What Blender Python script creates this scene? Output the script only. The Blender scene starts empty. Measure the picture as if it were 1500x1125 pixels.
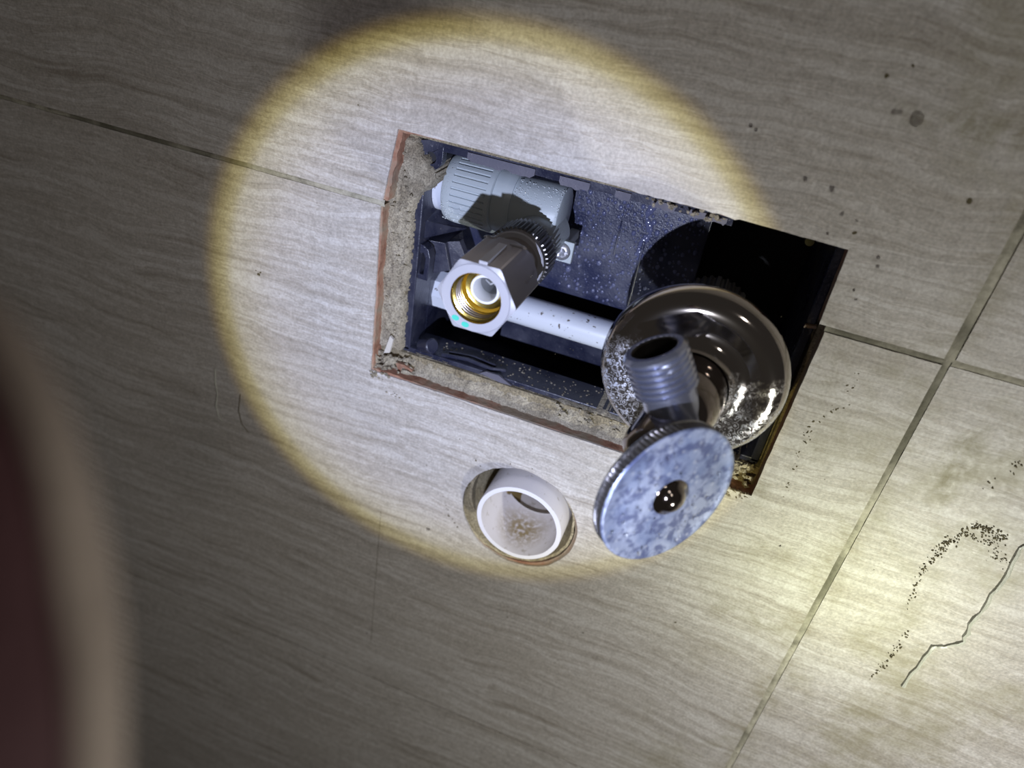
import bpy, bmesh, math, random
from math import sin, cos, pi, radians, sqrt, atan2
from mathutils import Vector, Matrix, noise
from mathutils.geometry import tessellate_polygon
R = random.Random(7)
SC = bpy.context.scene
COL = SC.collection
# Everything is measured in millimetres on the wall: X to the right, Z up, h out of the wall
# towards the viewer (h = 0 is the face of the tiles).  World = (X, -h, Z) in metres.
def W(x, z, h): return Vector((x*.001, -h*.001, z*.001))

# ------------------------------------------------------------------ camera, world, lights
cd = bpy.data.cameras.new('camera'); cam = bpy.data.objects.new('camera', cd); COL.objects.link(cam)
cr = Vector((.93007, .33496, .15087)); cdn = Vector((.30114, -.45991, -.83534)); cf = Vector((-.21042, .82236, -.52862))
m = Matrix((( cr.x, -cdn.x, -cf.x), (cr.y, -cdn.y, -cf.y), (cr.z, -cdn.z, -cf.z))).to_4x4()
m.translation = W(68.18, 171.27, 266.45)
cam.matrix_world = m
cd.sensor_width = 36; cd.lens = 26.237; cd.clip_start = .005; cd.clip_end = 50
cd.dof.use_dof = True; cd.dof.focus_distance = .300; cd.dof.aperture_fstop = 7.5
SC.camera = cam

wd = bpy.data.worlds.new('dim_bathroom'); SC.world = wd; wd.use_nodes = True
wd.node_tree.nodes['Background'].inputs[0].default_value = (1.0, .90, .84, 1)
wd.node_tree.nodes['Background'].inputs[1].default_value = .035

def aim(o, d):
    o.rotation_euler = Vector((d[0], -d[2], d[1])).to_track_quat('-Z', 'Y').to_euler()
def spot(name, loc, d, energy, size, blend, color, soft):
    l = bpy.data.lights.new(name, 'SPOT'); o = bpy.data.objects.new(name, l); COL.objects.link(o)
    o.location = W(*loc); aim(o, d); l.energy = energy; l.spot_size = radians(size); l.spot_blend = blend
    l.color = color; l.shadow_soft_size = soft
    return o
# focusing torch: crisp disc with the yellow fringe of its lens, weak spill round it
torch = spot('torch_light', (53, 61, 285), (-.2130, -.1420, -.9667), 4.7, 170, .15, (1, 1, 1), .0018)
tl = torch.data; tl.use_nodes = True
nt = tl.node_tree; em = nt.nodes['Emission']
tc = nt.nodes.new('ShaderNodeTexCoord'); sx = nt.nodes.new('ShaderNodeSeparateXYZ')
ab = nt.nodes.new('ShaderNodeMath'); ab.operation = 'ABSOLUTE'
ac = nt.nodes.new('ShaderNodeMath'); ac.operation = 'ARCCOSINE'
mr = nt.nodes.new('ShaderNodeMapRange'); mr.inputs['From Min'].default_value = 0; mr.inputs['From Max'].default_value = radians(50)
rp = nt.nodes.new('ShaderNodeValToRGB')
nt.links.new(tc.outputs['Normal'], sx.inputs[0]); nt.links.new(sx.outputs['Z'], ab.inputs[0])
nt.links.new(ab.outputs[0], ac.inputs[0]); nt.links.new(ac.outputs[0], mr.inputs['Value']); nt.links.new(mr.outputs[0], rp.inputs[0])
nt.links.new(rp.outputs[0], em.inputs['Color'])
# added gradient against distance falloff: disc a little stronger on its far (left-hand) side
lv = torch.rotation_euler.to_matrix().inverted() @ Vector((-.97, 0, -.24))
dt = nt.nodes.new('ShaderNodeVectorMath'); dt.operation = 'DOT_PRODUCT'; nt.links.new(tc.outputs['Normal'], dt.inputs[0]); dt.inputs[1].default_value = lv
ma = nt.nodes.new('ShaderNodeMath'); ma.operation = 'MULTIPLY_ADD'; nt.links.new(dt.outputs['Value'], ma.inputs[0]); ma.inputs[1].default_value = .75; ma.inputs[2].default_value = .80
nt.links.new(ma.outputs[0], em.inputs['Strength'])
stops = [(0, (.66, .73, 1.0)), (15, (.68, .74, .98)), (18.5, (.73, .76, .92)), (21.6, (.70, .69, .62)), (22.3, (.52, .47, .24)),
         (22.95, (.33, .275, .085)), (23.5, (.13, .092, .035)), (24.0, (.030, .028, .032)), (29, (.022, .020, .022)), (50, (.010, .009, .009))]
els = rp.color_ramp.elements
els[0].position = 0; els[0].color = (*stops[0][1], 1); els[1].position = 1; els[1].color = (*stops[-1][1], 1)
for a, c in stops[1:-1]:
    e = els.new(a/50); e.color = (*c, 1)
# second hand lamp, low on the right, greenish white
lamp2 = spot('hand_lamp_light', (290, -110, 230), (-140, 66, -230), 1.75, 178, .3, (1, 1, 1), .010)
l2 = lamp2.data; l2.use_nodes = True; n2t = l2.node_tree
q1 = n2t.nodes.new('ShaderNodeTexCoord'); q2 = n2t.nodes.new('ShaderNodeSeparateXYZ'); q3 = n2t.nodes.new('ShaderNodeMath'); q3.operation = 'ABSOLUTE'
q4 = n2t.nodes.new('ShaderNodeMath'); q4.operation = 'POWER'; q4.inputs[1].default_value = 38
q5 = n2t.nodes.new('ShaderNodeMath'); q5.operation = 'MULTIPLY_ADD'; q5.inputs[1].default_value = 2.3; q5.inputs[2].default_value = 1.25
n2t.links.new(q1.outputs['Normal'], q2.inputs[0]); n2t.links.new(q2.outputs['Z'], q3.inputs[0]); n2t.links.new(q3.outputs[0], q4.inputs[0])
q6 = n2t.nodes.new('ShaderNodeValToRGB'); q6.color_ramp.elements[0].color = (.98, .98, .93, 1); q6.color_ramp.elements[1].color = (.96, 1.0, .74, 1)
n2t.links.new(q4.outputs[0], q6.inputs[0]); n2t.links.new(q6.outputs[0], n2t.nodes['Emission'].inputs['Color'])
n2t.links.new(q4.outputs[0], q5.inputs[0]); n2t.links.new(q5.outputs[0], n2t.nodes['Emission'].inputs['Strength'])
# faint warm point light, added unseen for chrome highlights and fill
cl = bpy.data.lights.new('added_fill_light', 'POINT'); clo = bpy.data.objects.new('added_fill_light', cl); COL.objects.link(clo)
clo.location = W(700, 900, 1100); cl.energy = 4.5; cl.color = (1, .93, .88); cl.shadow_soft_size = .07

SC.view_settings.view_transform = 'Standard'; SC.view_settings.look = 'None'
SC.view_settings.gamma = 1; SC.view_settings.use_curve_mapping = False
SC.view_settings.exposure = 0.0

# ------------------------------------------------------------------ material helpers
class NT:
    def __init__(s, name):
        s.m = bpy.data.materials.new(name); s.m.use_nodes = True; s.t = s.m.node_tree
        s.b = s.t.nodes['Principled BSDF']; s.tc = s.n('TexCoord'); s.obj = s.tc.outputs['Object']
    def n(s, k): return s.t.nodes.new('ShaderNode'+k)
    def l(s, a, b): s.t.links.new(a, b)
    def val(s, x, sock):
        if isinstance(x, bpy.types.NodeSocket): s.l(x, sock)
        else:
            if sock.type == 'RGBA' and not isinstance(x, (int, float)) and len(x) == 3: x = (*x, 1)
            sock.default_value = x
    def math(s, op, a, b=None, clamp=False):
        q = s.n('Math'); q.operation = op; q.use_clamp = clamp; s.val(a, q.inputs[0])
        if b is not None: s.val(b, q.inputs[1])
        return q.outputs[0]
    def map(s, vec, scale=(1,1,1), rot=(0,0,0), loc=(0,0,0)):
        q = s.n('Mapping'); s.l(vec, q.inputs[0]); q.inputs['Scale'].default_value = scale
        q.inputs['Rotation'].default_value = rot; q.inputs['Location'].default_value = loc
        return q.outputs[0]
    def noise(s, vec, scale, detail=4, rough=.55, dist=0):
        q = s.n('TexNoise'); s.l(vec, q.inputs['Vector']); q.inputs['Scale'].default_value = scale
        q.inputs['Detail'].default_value = detail; q.inputs['Roughness'].default_value = rough; q.inputs['Distortion'].default_value = dist
        return q.outputs['Fac']
    def voro(s, vec, scale, feature='F1', rnd=1):
        q = s.n('TexVoronoi'); s.l(vec, q.inputs['Vector']); q.inputs['Scale'].default_value = scale; q.feature = feature
        q.inputs['Randomness'].default_value = rnd
        return q.outputs['Distance']
    def ramp(s, f, stops):
        q = s.n('ValToRGB'); s.l(f, q.inputs[0]); e = q.color_ramp.elements
        fix = lambda c: (c, c, c, 1) if isinstance(c, (int, float)) else (*c, 1)
        e[0].position, e[0].color = stops[0][0], fix(stops[0][1]); e[1].position, e[1].color = stops[-1][0], fix(stops[-1][1])
        for p, c in stops[1:-1]: k = e.new(p); k.color = fix(c)
        return q.outputs[0]
    def mix(s, f, a, b, mode='MIX'):
        q = s.n('Mix'); q.data_type = 'RGBA'; q.blend_type = mode
        s.val(f, q.inputs[0]); s.val(a, q.inputs[6]); s.val(b, q.inputs[7]); return q.outputs[2]
    def bump(s, h, strength, dist=.0005):
        q = s.n('Bump'); s.l(h, q.inputs['Height']); q.inputs['Strength'].default_value = strength; q.inputs['Distance'].default_value = dist
        s.l(q.outputs[0], s.b.inputs['Normal']); return q
    def set(s, **k):
        for a, v in k.items(): s.val(v, s.b.inputs[a.replace('_', ' ')])
        return s.m
def simple(name, col, rough=.5, metal=0, bump=None, **k):
    t = NT(name); t.set(Base_Color=col, Roughness=rough, Metallic=metal, **k)
    if bump: t.bump(t.noise(t.obj, bump[0], 5), bump[1], bump[2])
    return t.m

def tile_mat():
    t = NT('stone_look_tile')
    oi = t.n('ObjectInfo'); add = t.n('VectorMath'); add.operation = 'MULTIPLY_ADD'
    t.l(oi.outputs['Random'], add.inputs[0]); add.inputs[1].default_value = (3, 0, 5); t.l(t.obj, add.inputs[2])
    v = add.outputs[0]
    warp = t.n('TexNoise'); t.l(v, warp.inputs['Vector']); warp.inputs['Scale'].default_value = 11; warp.inputs['Detail'].default_value = 3
    wa = t.n('VectorMath'); wa.operation = 'MULTIPLY_ADD'; t.l(warp.outputs['Color'], wa.inputs[0]); wa.inputs[1].default_value = (.065, 0, .024); t.l(v, wa.inputs[2])
    w = t.map(wa.outputs[0], (7, 1, 120), (0, radians(1.5), 0))
    w2 = t.map(wa.outputs[0], (16, 1, 260), (0, radians(3), 0))
    s1 = t.noise(w, 1.0, 6, .62, .35)
    s2 = t.noise(w2, 1.0, 5, .65, .6)
    big = t.noise(t.map(v, (5, 1, 15)), 1.3, 3, .5)
    gr = t.noise(v, 900, 3, .6)
    gr2 = t.noise(v, 260, 4, .6)
    st = t.ramp(s1, [(.36, 0), (.47, .12), (.56, .42), (.64, .8), (.72, 1)])
    c = t.mix(st, (.560, .545, .532), (.455, .433, .408))
    c = t.mix(t.math('MULTIPLY', t.ramp(s2, [(.50, 0), (.60, .8), (.70, 1)]), t.math('MULTIPLY_ADD', st, .5)), c, (.27, .24, .205))
    line = t.ramp(s2, [(.47, 0), (.492, 1), (.508, 1), (.53, 0)])
    c = t.mix(t.math('MULTIPLY', line, .42), c, (.25, .21, .165))
    c = t.mix(t.math('MULTIPLY', t.ramp(big, [(.35, 0), (.7, 1)]), .35), c, (.43, .40, .36))
    c = t.mix(.45, c, t.ramp(gr2, [(.3, (.36, .34, .31)), (.5, (.5, .48, .45)), (.7, (.64, .62, .6))]), 'OVERLAY')
    c = t.mix(.5, c, t.ramp(gr, [(.3, .3), (.5, .5), (.7, .7)]), 'OVERLAY')
    # olive grime that has crept over the right-hand tiles, and round the joints
    geo = t.n('NewGeometry'); sp = t.n('SeparateXYZ'); t.l(geo.outputs['Position'], sp.inputs[0])
    right = t.ramp(t.math('MULTIPLY', sp.outputs['X'], 5.0), [(.42, 0), (.75, 1)])
    gm = t.ramp(t.noise(geo.outputs['Position'], 17, 5, .65, .4), [(.50, 0), (.66, 1)])
    c = t.mix(t.math('MULTIPLY', t.math('MULTIPLY', right, gm), .55), c, (.24, .215, .11))
    gn = t.ramp(t.noise(geo.outputs['Position'], 95, 5, .7, .6), [(.40, 0), (.62, 1)])
    for (gx, gz, rx, rz, k_) in ((172, 26, 9, 24, .75), (188, -6, 16, 12, .45), (186, -40, 8, 26, .3), (134, 138, 40, 7, .5), (166, 118, 14, 9, .5), (128, -82, 26, 14, .4), (118, 48, 7, 12, .35), (112, -15, 5, 12, .35), (140, 54, 12, 5, .4), (104, 72, 12, 14, .22)):
        dx = t.math('DIVIDE', t.math('SUBTRACT', sp.outputs['X'], gx*.001), rx*.001); dz = t.math('DIVIDE', t.math('SUBTRACT', sp.outputs['Z'], gz*.001), rz*.001)
        rr_ = t.math('ADD', t.math('MULTIPLY', dx, dx), t.math('MULTIPLY', dz, dz))
        c = t.mix(t.math('MULTIPLY', t.math('MULTIPLY', t.ramp(rr_, [(.1, 1), (1, 0)]), gn), k_), c, (.17, .145, .055))
    def band(axis, pos, wid):
        d = t.math('ABSOLUTE', t.math('SUBTRACT', sp.outputs[axis], pos))
        return t.ramp(t.math('DIVIDE', d, wid), [(0, 1), (1, 0)])
    jn = t.ramp(t.noise(geo.outputs['Position'], 60, 4, .7), [(.42, 0), (.62, 1)])
    jm = t.math('MULTIPLY', t.math('MAXIMUM', band('X', .151, .012), band('Z', .0635, .006)), jn)
    c = t.mix(t.math('MULTIPLY', t.math('MULTIPLY', jm, right), .55), c, (.20, .17, .075))
    t.set(Base_Color=c, Roughness=t.ramp(gr2, [(.3, .38), (.7, .58)]))
    t.b.inputs['Specular IOR Level'].default_value = .35
    hh = t.math('ADD', t.math('MULTIPLY', s2, .7), t.math('MULTIPLY', gr2, .5))
    t.bump(hh, .35, .0007)
    return t.m
def mortar_mat(name, a, b, dark):
    t = NT(name); g = t.noise(t.obj, 1300, 4, .7); p = t.noise(t.obj, 120, 5, .6)
    c = t.mix(t.ramp(p, [(.35, 0), (.65, 1)]), a, b)
    c = t.mix(.8, c, t.ramp(g, [(.3, .15), (.5, .5), (.7, .85)]), 'OVERLAY')
    c = t.mix(t.ramp(t.voro(t.obj, 420), [(.0, .9), (.13, 0)]), c, dark)
    t.set(Base_Color=c, Roughness=.9); t.bump(t.math('ADD', g, t.noise(t.obj, 480, 4)), 1, .0008); return t.m
def chrome_mat(name, scale_amt, tint=(.66, .64, .62), ring=420, lo=.42, hi=.62, low=None):
    t = NT(name)
    v1 = t.voro(t.obj, ring); patch = t.noise(t.obj, 45, 4, .6, .5); fine = t.noise(t.obj, 350, 5, .7, .8)
    rings = t.ramp(v1, [(.10, .1), (.24, .85), (.32, .1), (.52, .05), (.60, .6), (.70, .05)])
    m_ = t.math('MULTIPLY', t.ramp(patch, [(lo, 0), (hi, 1)]), t.math('MULTIPLY', t.math('ADD', rings, t.ramp(fine, [(.5, 0), (.66, .8)])), scale_amt), True)
    if low is not None:
        sp = t.n('SeparateXYZ'); t.l(t.obj, sp.inputs[0])
        zz = t.math('ADD', t.math('MULTIPLY_ADD', sp.outputs['Z'], -55.0), t.math('MULTIPLY', t.noise(t.obj, 110, 4, .6), 1.3))
        sp2 = t.math('MULTIPLY', t.math('SUBTRACT', zz, low), 2.5, True)
        m_ = t.math('MULTIPLY', m_, sp2)
    c = t.mix(m_, tint, (.50, .53, .62))
    t.set(Base_Color=c, Metallic=t.math('SUBTRACT', 1.0, t.math('MULTIPLY', m_, .85)), Roughness=t.math('ADD', .09, t.math('MULTIPLY', m_, .4)))
    t.bump(m_, .25, .0003)
    return t.m
def wet_plastic(name, col, rough=.28, speck=.0):
    t = NT(name); n1 = t.noise(t.obj, 70, 5, .6); sp = t.noise(t.obj, 900, 3, .7)
    c = t.mix(t.ramp(n1, [(.4, 0), (.7, .5)]), col, (.085, .088, .12))
    c = t.mix(t.ramp(sp, [(.66, 0), (.74, .6)]), c, (.35, .34, .36))
    t.set(Base_Color=c, Roughness=t.ramp(n1, [(.3, rough), (.7, rough+.25)])); t.bump(t.math('ADD', n1, t.math('MULTIPLY', sp, .4)), .5, .0008); return t.m
def misted(name, col, speck):
    t = NT(name); v = t.voro(t.obj, 1500); n1 = t.noise(t.obj, 40, 3)
    mask = t.ramp(n1, [(.42, 0), (.6, 1)])
    d = t.math('MULTIPLY', t.ramp(v, [(.0, 1), (.35, 0)]), mask)
    t.set(Base_Color=t.mix(t.math('MULTIPLY', d, speck), col, (.8, .82, .8)), Roughness=.42); t.bump(d, .7, .0003); return t.m

M = {}
M['tile'] = tile_mat()
M['clay'] = None
t = NT('red_clay_tile_body'); n_ = t.noise(t.obj, 90, 6, .7)
n3_ = t.noise(t.obj, 45, 5, .7)
t.set(Base_Color=t.mix(t.ramp(n3_, [(.42, 0), (.6, .85)]), t.ramp(n_, [(.3, (.17, .075, .045)), (.5, (.36, .19, .125)), (.7, (.50, .33, .24))]), (.24, .205, .15)), Roughness=.85); t.bump(t.noise(t.obj, 300, 5), .8, .0008); M['clay'] = t.m
M['mortar'] = mortar_mat('sandy_mortar', (.25, .215, .155), (.43, .385, .295), (.04, .035, .03))
M['mortar_pit'] = mortar_mat('damp_sandy_mortar', (.20, .165, .105), (.36, .31, .21), (.05, .04, .03))
M['lining'] = mortar_mat('coarse_brown_sand', (.30, .25, .15), (.46, .40, .27), (.05, .04, .03))
t = NT('aged_grout'); n_ = t.noise(t.obj, 75, 5, .7); n2 = t.noise(t.obj, 500, 4)
t.set(Base_Color=t.mix(t.ramp(n2, [(.3, 0), (.7, .4)]), t.ramp(n_, [(.36, (.16, .15, .115)), (.48, (.36, .34, .27)), (.64, (.52, .49, .40))]), (.25, .23, .17)), Roughness=.9); t.bump(n2, .7, .0006); M['grout'] = t.m
lk = t.b.inputs['Base Color'].links[0].from_socket; gq = t.n('NewGeometry')
t.l(t.mix(t.math('MULTIPLY', t.ramp(t.noise(gq.outputs['Position'], 14, 3, .6), [(.47, 0), (.56, 1)]), .72), lk, (.075, .07, .045)), t.b.inputs['Base Color'])
M['box'] = wet_plastic('dark_box_plastic', (.018, .020, .040), .22)
M['box_back'] = wet_plastic('wet_box_back_plastic', (.019, .023, .058), .22)
M['box_pit'] = simple('shadowed_box_plastic', (.012, .012, .016), .6, bump=(60, .4, .001))  # darker copy of the box plastic, recess shade put into its colour
M['film'] = wet_plastic('dried_splash_plastic', (.115, .11, .14), .5)
M['chrome'] = chrome_mat('scaled_chrome', 1.0, (.50, .46, .42), 480, .36, .54, low=.62)
M['chrome_plain'] = chrome_mat('handle_rim_chrome', .25, (.5, .5, .52))
M['chrome_dark'] = chrome_mat('brown_chrome', .18, (.30, .26, .235), lo=.5, hi=.75)
t = NT('scaled_chrome_torch_blue')  # lime scale, plus the blue torch reflection put into the colour
pt = t.noise(t.obj, 55, 4, .6, .6); p2 = t.noise(t.obj, 240, 4, .6, .4); vr = t.voro(t.obj, 300)
c_ = t.mix(t.ramp(pt, [(.38, 0), (.60, 1)]), (.24, .30, .50), (.45, .51, .70))
c_ = t.mix(t.ramp(p2, [(.40, .75), (.54, 0)]), c_, (.08, .10, .24))
c_ = t.mix(t.ramp(vr, [(.12, .35), (.3, 0)]), c_, (.75, .80, .90))
t.set(Base_Color=c_, Metallic=.55, Roughness=.33); t.bump(p2, .25, .0004); M['chrome_face'] = t.m
M['chrome_thread'] = simple('limed_thread_steel', (.50, .53, .66), .24, .9, (260, .25, .0005))
M['bore_dark'] = simple('shaded_bore', (.06, .055, .05), .35, .5)  # shade inside the outlet put into the bore colour
M['dull_steel'] = simple('dull_plated_steel', (.47, .46, .50), .42, .75, (300, .15, .0005))
M['nut_face'] = simple('satin_plated_face', (.46, .46, .50), .5, .25, (400, .1, .0004))
M['nut_side'] = simple('satin_plated_side_brown_reflection', (.40, .36, .33), .36, .8, (200, .2, .0005))  # same plating as the face, brown reflection put into the side colour
M['knurl'] = simple('knurled_plated_steel', (.26, .25, .245), .34, .85, (700, .25, .0004))
M['brass'] = simple('yellow_brass', (.78, .60, .17), .22, 1, (300, .15, .0005))
M['brass_dark'] = simple('stained_thread_brass', (.45, .40, .36), .28, .95, (300, .2, .0005))
M['fitting'] = misted('grey_fitting_plastic', (.44, .49, .52), .35)
M['sleeve_grey'] = simple('grey_plastic_liner', (.42, .43, .44), .45)
M['white_ring'] = simple('white_plastic_ring', (.78, .79, .80), .4)
M['pipe'] = None
t = NT('white_pipe_with_specks'); n_ = t.noise(t.obj, 420, 2, .5)
t.set(Base_Color=t.mix(t.ramp(n_, [(.66, 0), (.70, 1)]), (.60, .64, .74), (.12, .10, .09)), Roughness=.35); M['pipe'] = t.m
M['tab'] = misted('pale_grey_tab_plastic', (.50, .55, .56), .3)
M['screw'] = simple('steel_screw', (.62, .62, .66), .38, .8, (400, .2, .0004))
M['green'] = simple('turquoise_paint', (.06, .52, .40), .5)
M['mist'] = NT('fine_condensation').set(Base_Color=(.62, .66, .68), Roughness=.08, IOR=1.4)
M['bead'] = NT('water_bead_on_plastic').set(Base_Color=(.10, .11, .20), Roughness=.12, IOR=1.6)
M['water'] = NT('clear_water').set(Base_Color=(1, 1, 1), Roughness=.0, IOR=1.33, Transmission_Weight=1.0)
t = NT('stained_white_pvc'); gp = t.obj
n_ = t.noise(gp, 60, 5, .7, .3); fine = t.noise(gp, 420, 5, .7)
vm = t.n('VectorMath'); vm.operation = 'DISTANCE'; t.l(gp, vm.inputs[0]); vm.inputs[1].default_value = (-.001, -.0425, -.0182)
blob = t.ramp(t.math('MULTIPLY', vm.outputs['Value'], 40), [(.16, 1), (.66, 0)])
sm = t.math('MULTIPLY', blob, t.ramp(fine, [(.36, 0), (.52, 1)]))
c_ = t.mix(t.math('MULTIPLY', sm, .95), (.63, .60, .60), (.24, .18, .08))
c_ = t.mix(t.ramp(t.noise(gp, 260, 4, .7), [(.60, 0), (.68, .7)]), c_, (.33, .29, .23))
t.set(Base_Color=c_, Roughness=.42); M['pvc'] = t.m
M['pvc_rim'] = simple('cut_pvc_edge', (.76, .75, .78), .5)
M['brown_muck'] = simple('olive_brown_muck', (.22, .155, .055), .5, bump=(200, .5, .001))
M['mold'] = simple('dark_olive_mold', (.085, .068, .03), .8)
M['seal'] = simple('old_clear_sealant', (.45, .45, .39), .35, bump=(250, .5, .0008))
M['flake'] = simple('pale_plaster_flake', (.55, .52, .47), .8, bump=(300, .6, .001))
M['cloth'] = simple('maroon_cloth', (.080, .026, .030), .85, bump=(500, .4, .001))
M['cloth_lit_edge'] = simple('beige_lit_edge_cloth', (.36, .29, .24), .85, bump=(500, .4, .001))  # light on the sleeve's edge put into the colour of a strip

# ------------------------------------------------------------------ object helpers
ORG = {}
def props(o, label=None, cat=None, group=None, kind=None):
    for k, v in (('label', label), ('category', cat), ('group', group), ('kind', kind)):
        if v: o[k] = v
    return o
def thing(name, at, label, cat, group=None):
    o = bpy.data.objects.new(name, None); COL.objects.link(o); o.empty_display_size = .01
    o.location = W(*at); ORG[o.name] = Vector(at); return props(o, label, cat, group)
class G:
    """collects faces in wall millimetres"""
    def __init__(s): s.v = []; s.f = []; s.m = []; s.sm = []
    def add(s, vs, fs, mi=0, smooth=False):
        b = len(s.v); s.v += [tuple(v) for v in vs]
        for f in fs: s.f.append([i+b for i in f]); s.m.append(mi); s.sm.append(smooth)
        return s
    def box(s, x0, x1, z0, z1, h0, h1, mi=0):
        v = [(x, z, h) for x in (x0, x1) for z in (z0, z1) for h in (h0, h1)]
        return s.add(v, [(0,1,3,2), (4,6,7,5), (0,4,5,1), (2,3,7,6), (0,2,6,4), (1,5,7,3)], mi)
    def lathe(s, org, ax, prof, seg=48, rf=None, mi=0, smooth=True, caps=True, up=(0, 0, 1)):
        """prof: list of (t along axis, radius)"""
        a = Vector(ax).normalized(); u = a.cross(Vector(up))
        if u.length < .05: u = a.cross(Vector((1, 0, 0)))
        u.normalize(); w = a.cross(u); o = Vector(org); vs = []
        for k, (t_, r) in enumerate(prof):
            for i in range(seg):
                th = 2*pi*i/seg; rr = r if rf is None else rf(k, t_, r, th)
                vs.append(o + a*t_ + (u*cos(th) + w*sin(th))*rr)
        fs = []
        for k in range(len(prof)-1):
            for i in range(seg):
                j = (i+1) % seg; fs.append((k*seg+i, k*seg+j, (k+1)*seg+j, (k+1)*seg+i))
        if caps:
            fs.append(tuple(range(seg))[::-1]); n = (len(prof)-1)*seg; fs.append(tuple(range(n, n+seg)))
        return s.add(vs, fs, mi, smooth)
    def poly(s, loops, h0, h1, mi_top=0, mi_side=0):
        """flat slab with holes between heights h0 (front) and h1 (back)"""
        pts = [p for l in loops for p in l]
        tri = tessellate_polygon([[Vector((x, z, 0)) for x, z in l] for l in loops])
        n = len(pts)
        s.add([(x, z, h0) for x, z in pts], tri, mi_top)
        s.add([(x, z, h1) for x, z in pts], [t_[::-1] for t_ in tri], mi_side)
        b = 0
        for l in loops:
            k = len(l)
            s.add([(x, z, h0) for x, z in l] + [(x, z, h1) for x, z in l], [(i, (i+1) % k, k+(i+1) % k, k+i) for i in range(k)], mi_side)
        return s
    def blob(s, c, r, sq=(1, 1, 1), mi=0, seed=0, rough=.0, lat=5, lon=8):
        vs = []
        for i in range(lat+1):
            for j in range(lon):
                p = pi*i/lat; q = 2*pi*j/lon
                d = Vector((sin(p)*cos(q), sin(p)*sin(q), cos(p)))
                k = 1 + rough*(noise.noise(d*2.1 + Vector((seed*3.7, seed, 0))))
                vs.append((c[0]+d.x*r*sq[0]*k, c[1]+d.y*r*sq[1]*k, c[2]+d.z*r*sq[2]*k))
        fs = [(i*lon+j, i*lon+(j+1) % lon, (i+1)*lon+(j+1) % lon, (i+1)*lon+j) for i in range(lat) for j in range(lon)]
        return s.add(vs, fs, mi, rough == 0)
    def tube(s, pts, r, seg=8, mi=0, rf=None):
        vs = []; pts = [Vector(p) for p in pts]
        for k, p in enumerate(pts):
            d = (pts[min(k+1, len(pts)-1)] - pts[max(k-1, 0)]).normalized()
            u = d.cross(Vector((0, 0, 1)))
            if u.length < .1: u = d.cross(Vector((0, 1, 0)))
            u.normalize(); w = d.cross(u); rr = r if rf is None else rf(k)
            for i in range(seg): vs.append(p + (u*cos(2*pi*i/seg) + w*sin(2*pi*i/seg))*rr)
        fs = [(k*seg+i, k*seg+(i+1) % seg, (k+1)*seg+(i+1) % seg, (k+1)*seg+i) for k in range(len(pts)-1) for i in range(seg)]
        fs += [tuple(range(seg))[::-1], tuple(range((len(pts)-1)*seg, len(pts)*seg))]
        return s.add(vs, fs, mi, True)
    def build(s, name, mats, parent=None, at=None, label=None, cat=None, group=None, kind=None, bevel=0, sharp=35):
        if not isinstance(mats, (list, tuple)): mats = [mats]
        org = Vector(at) if at is not None else (ORG[parent.name] if parent else Vector((0, 0, 0)))
        me = bpy.data.meshes.new(name)
        me.from_pydata([W(*(Vector(v)-org)) for v in s.v], [], s.f)
        for p, mi, sm in zip(me.polygons, s.m, s.sm): p.material_index = mi; p.use_smooth = sm
        bm = bmesh.new(); bm.from_mesh(me)
        bmesh.ops.remove_doubles(bm, verts=bm.verts, dist=1e-6)
        bmesh.ops.recalc_face_normals(bm, faces=bm.faces)
        for e in bm.edges:
            if len(e.link_faces) == 2 and e.calc_face_angle(0) > radians(sharp): e.smooth = False
        bm.to_mesh(me); bm.free()
        for q in mats: me.materials.append(q)
        o = bpy.data.objects.new(name, me); COL.objects.link(o); ORG[o.name] = org
        if parent:
            o.parent = parent; o.location = W(*(org - ORG[parent.name]))
        else: o.location = W(*org)
        if bevel:
            b = o.modifiers.new('bevel', 'BEVEL'); b.width = bevel*.001; b.segments = 2; b.limit_method = 'ANGLE'; b.angle_limit = radians(35)
        return props(o, label, cat, group, kind)
def jag(p, q, step=2.5, amp=.35, seed=0, bias=0):
    """points from p towards q (q left out) with chipped offsets across the line"""
    d = Vector((q[0]-p[0], q[1]-p[1])); L = d.length; d.normalize(); nrm = Vector((-d.y, d.x)); n = max(1, int(L/step)); out = [tuple(p)]
    for i in range(1, n):
        t_ = L*i/n; k = noise.noise(Vector((t_*.21+seed*13, seed*3.1, 0)))*amp + noise.noise(Vector((t_*.9+seed*5, 7, seed)))*amp*.5 + bias
        out.append((p[0]+d.x*t_+nrm.x*k, p[1]+d.y*t_+nrm.y*k))
    return out

# ------------------------------------------------------------------ the wall
RECT_Z0, RECT_Z1 = -16.5, 95.0
slab = G()
circ = lambda cx, cz, r, n=48, amp=0, seed=0: [(cx+(r+amp*noise.noise(Vector((cos(2*pi*i/n)*2, sin(2*pi*i/n)*2, seed)))+amp*.5*noise.noise(Vector((i*1.3, seed, 2))))*cos(2*pi*i/n), cz+(r+amp*noise.noise(Vector((cos(2*pi*i/n)*2, sin(2*pi*i/n)*2, seed)))+amp*.5*noise.noise(Vector((i*1.3, seed, 2))))*sin(2*pi*i/n)) for i in range(n)]
slab.poly([[(-460, -845), (760, -845), (760, 372), (-460, 372)], [(-57.5, -7), (109, -7), (109, 91.5), (-57.5, 91.5)][::-1], circ(15, -72, 27.5)[::-1]], -8.2, -24)
wall = slab.build('wall_back', M['mortar_pit'], kind='structure')

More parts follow.
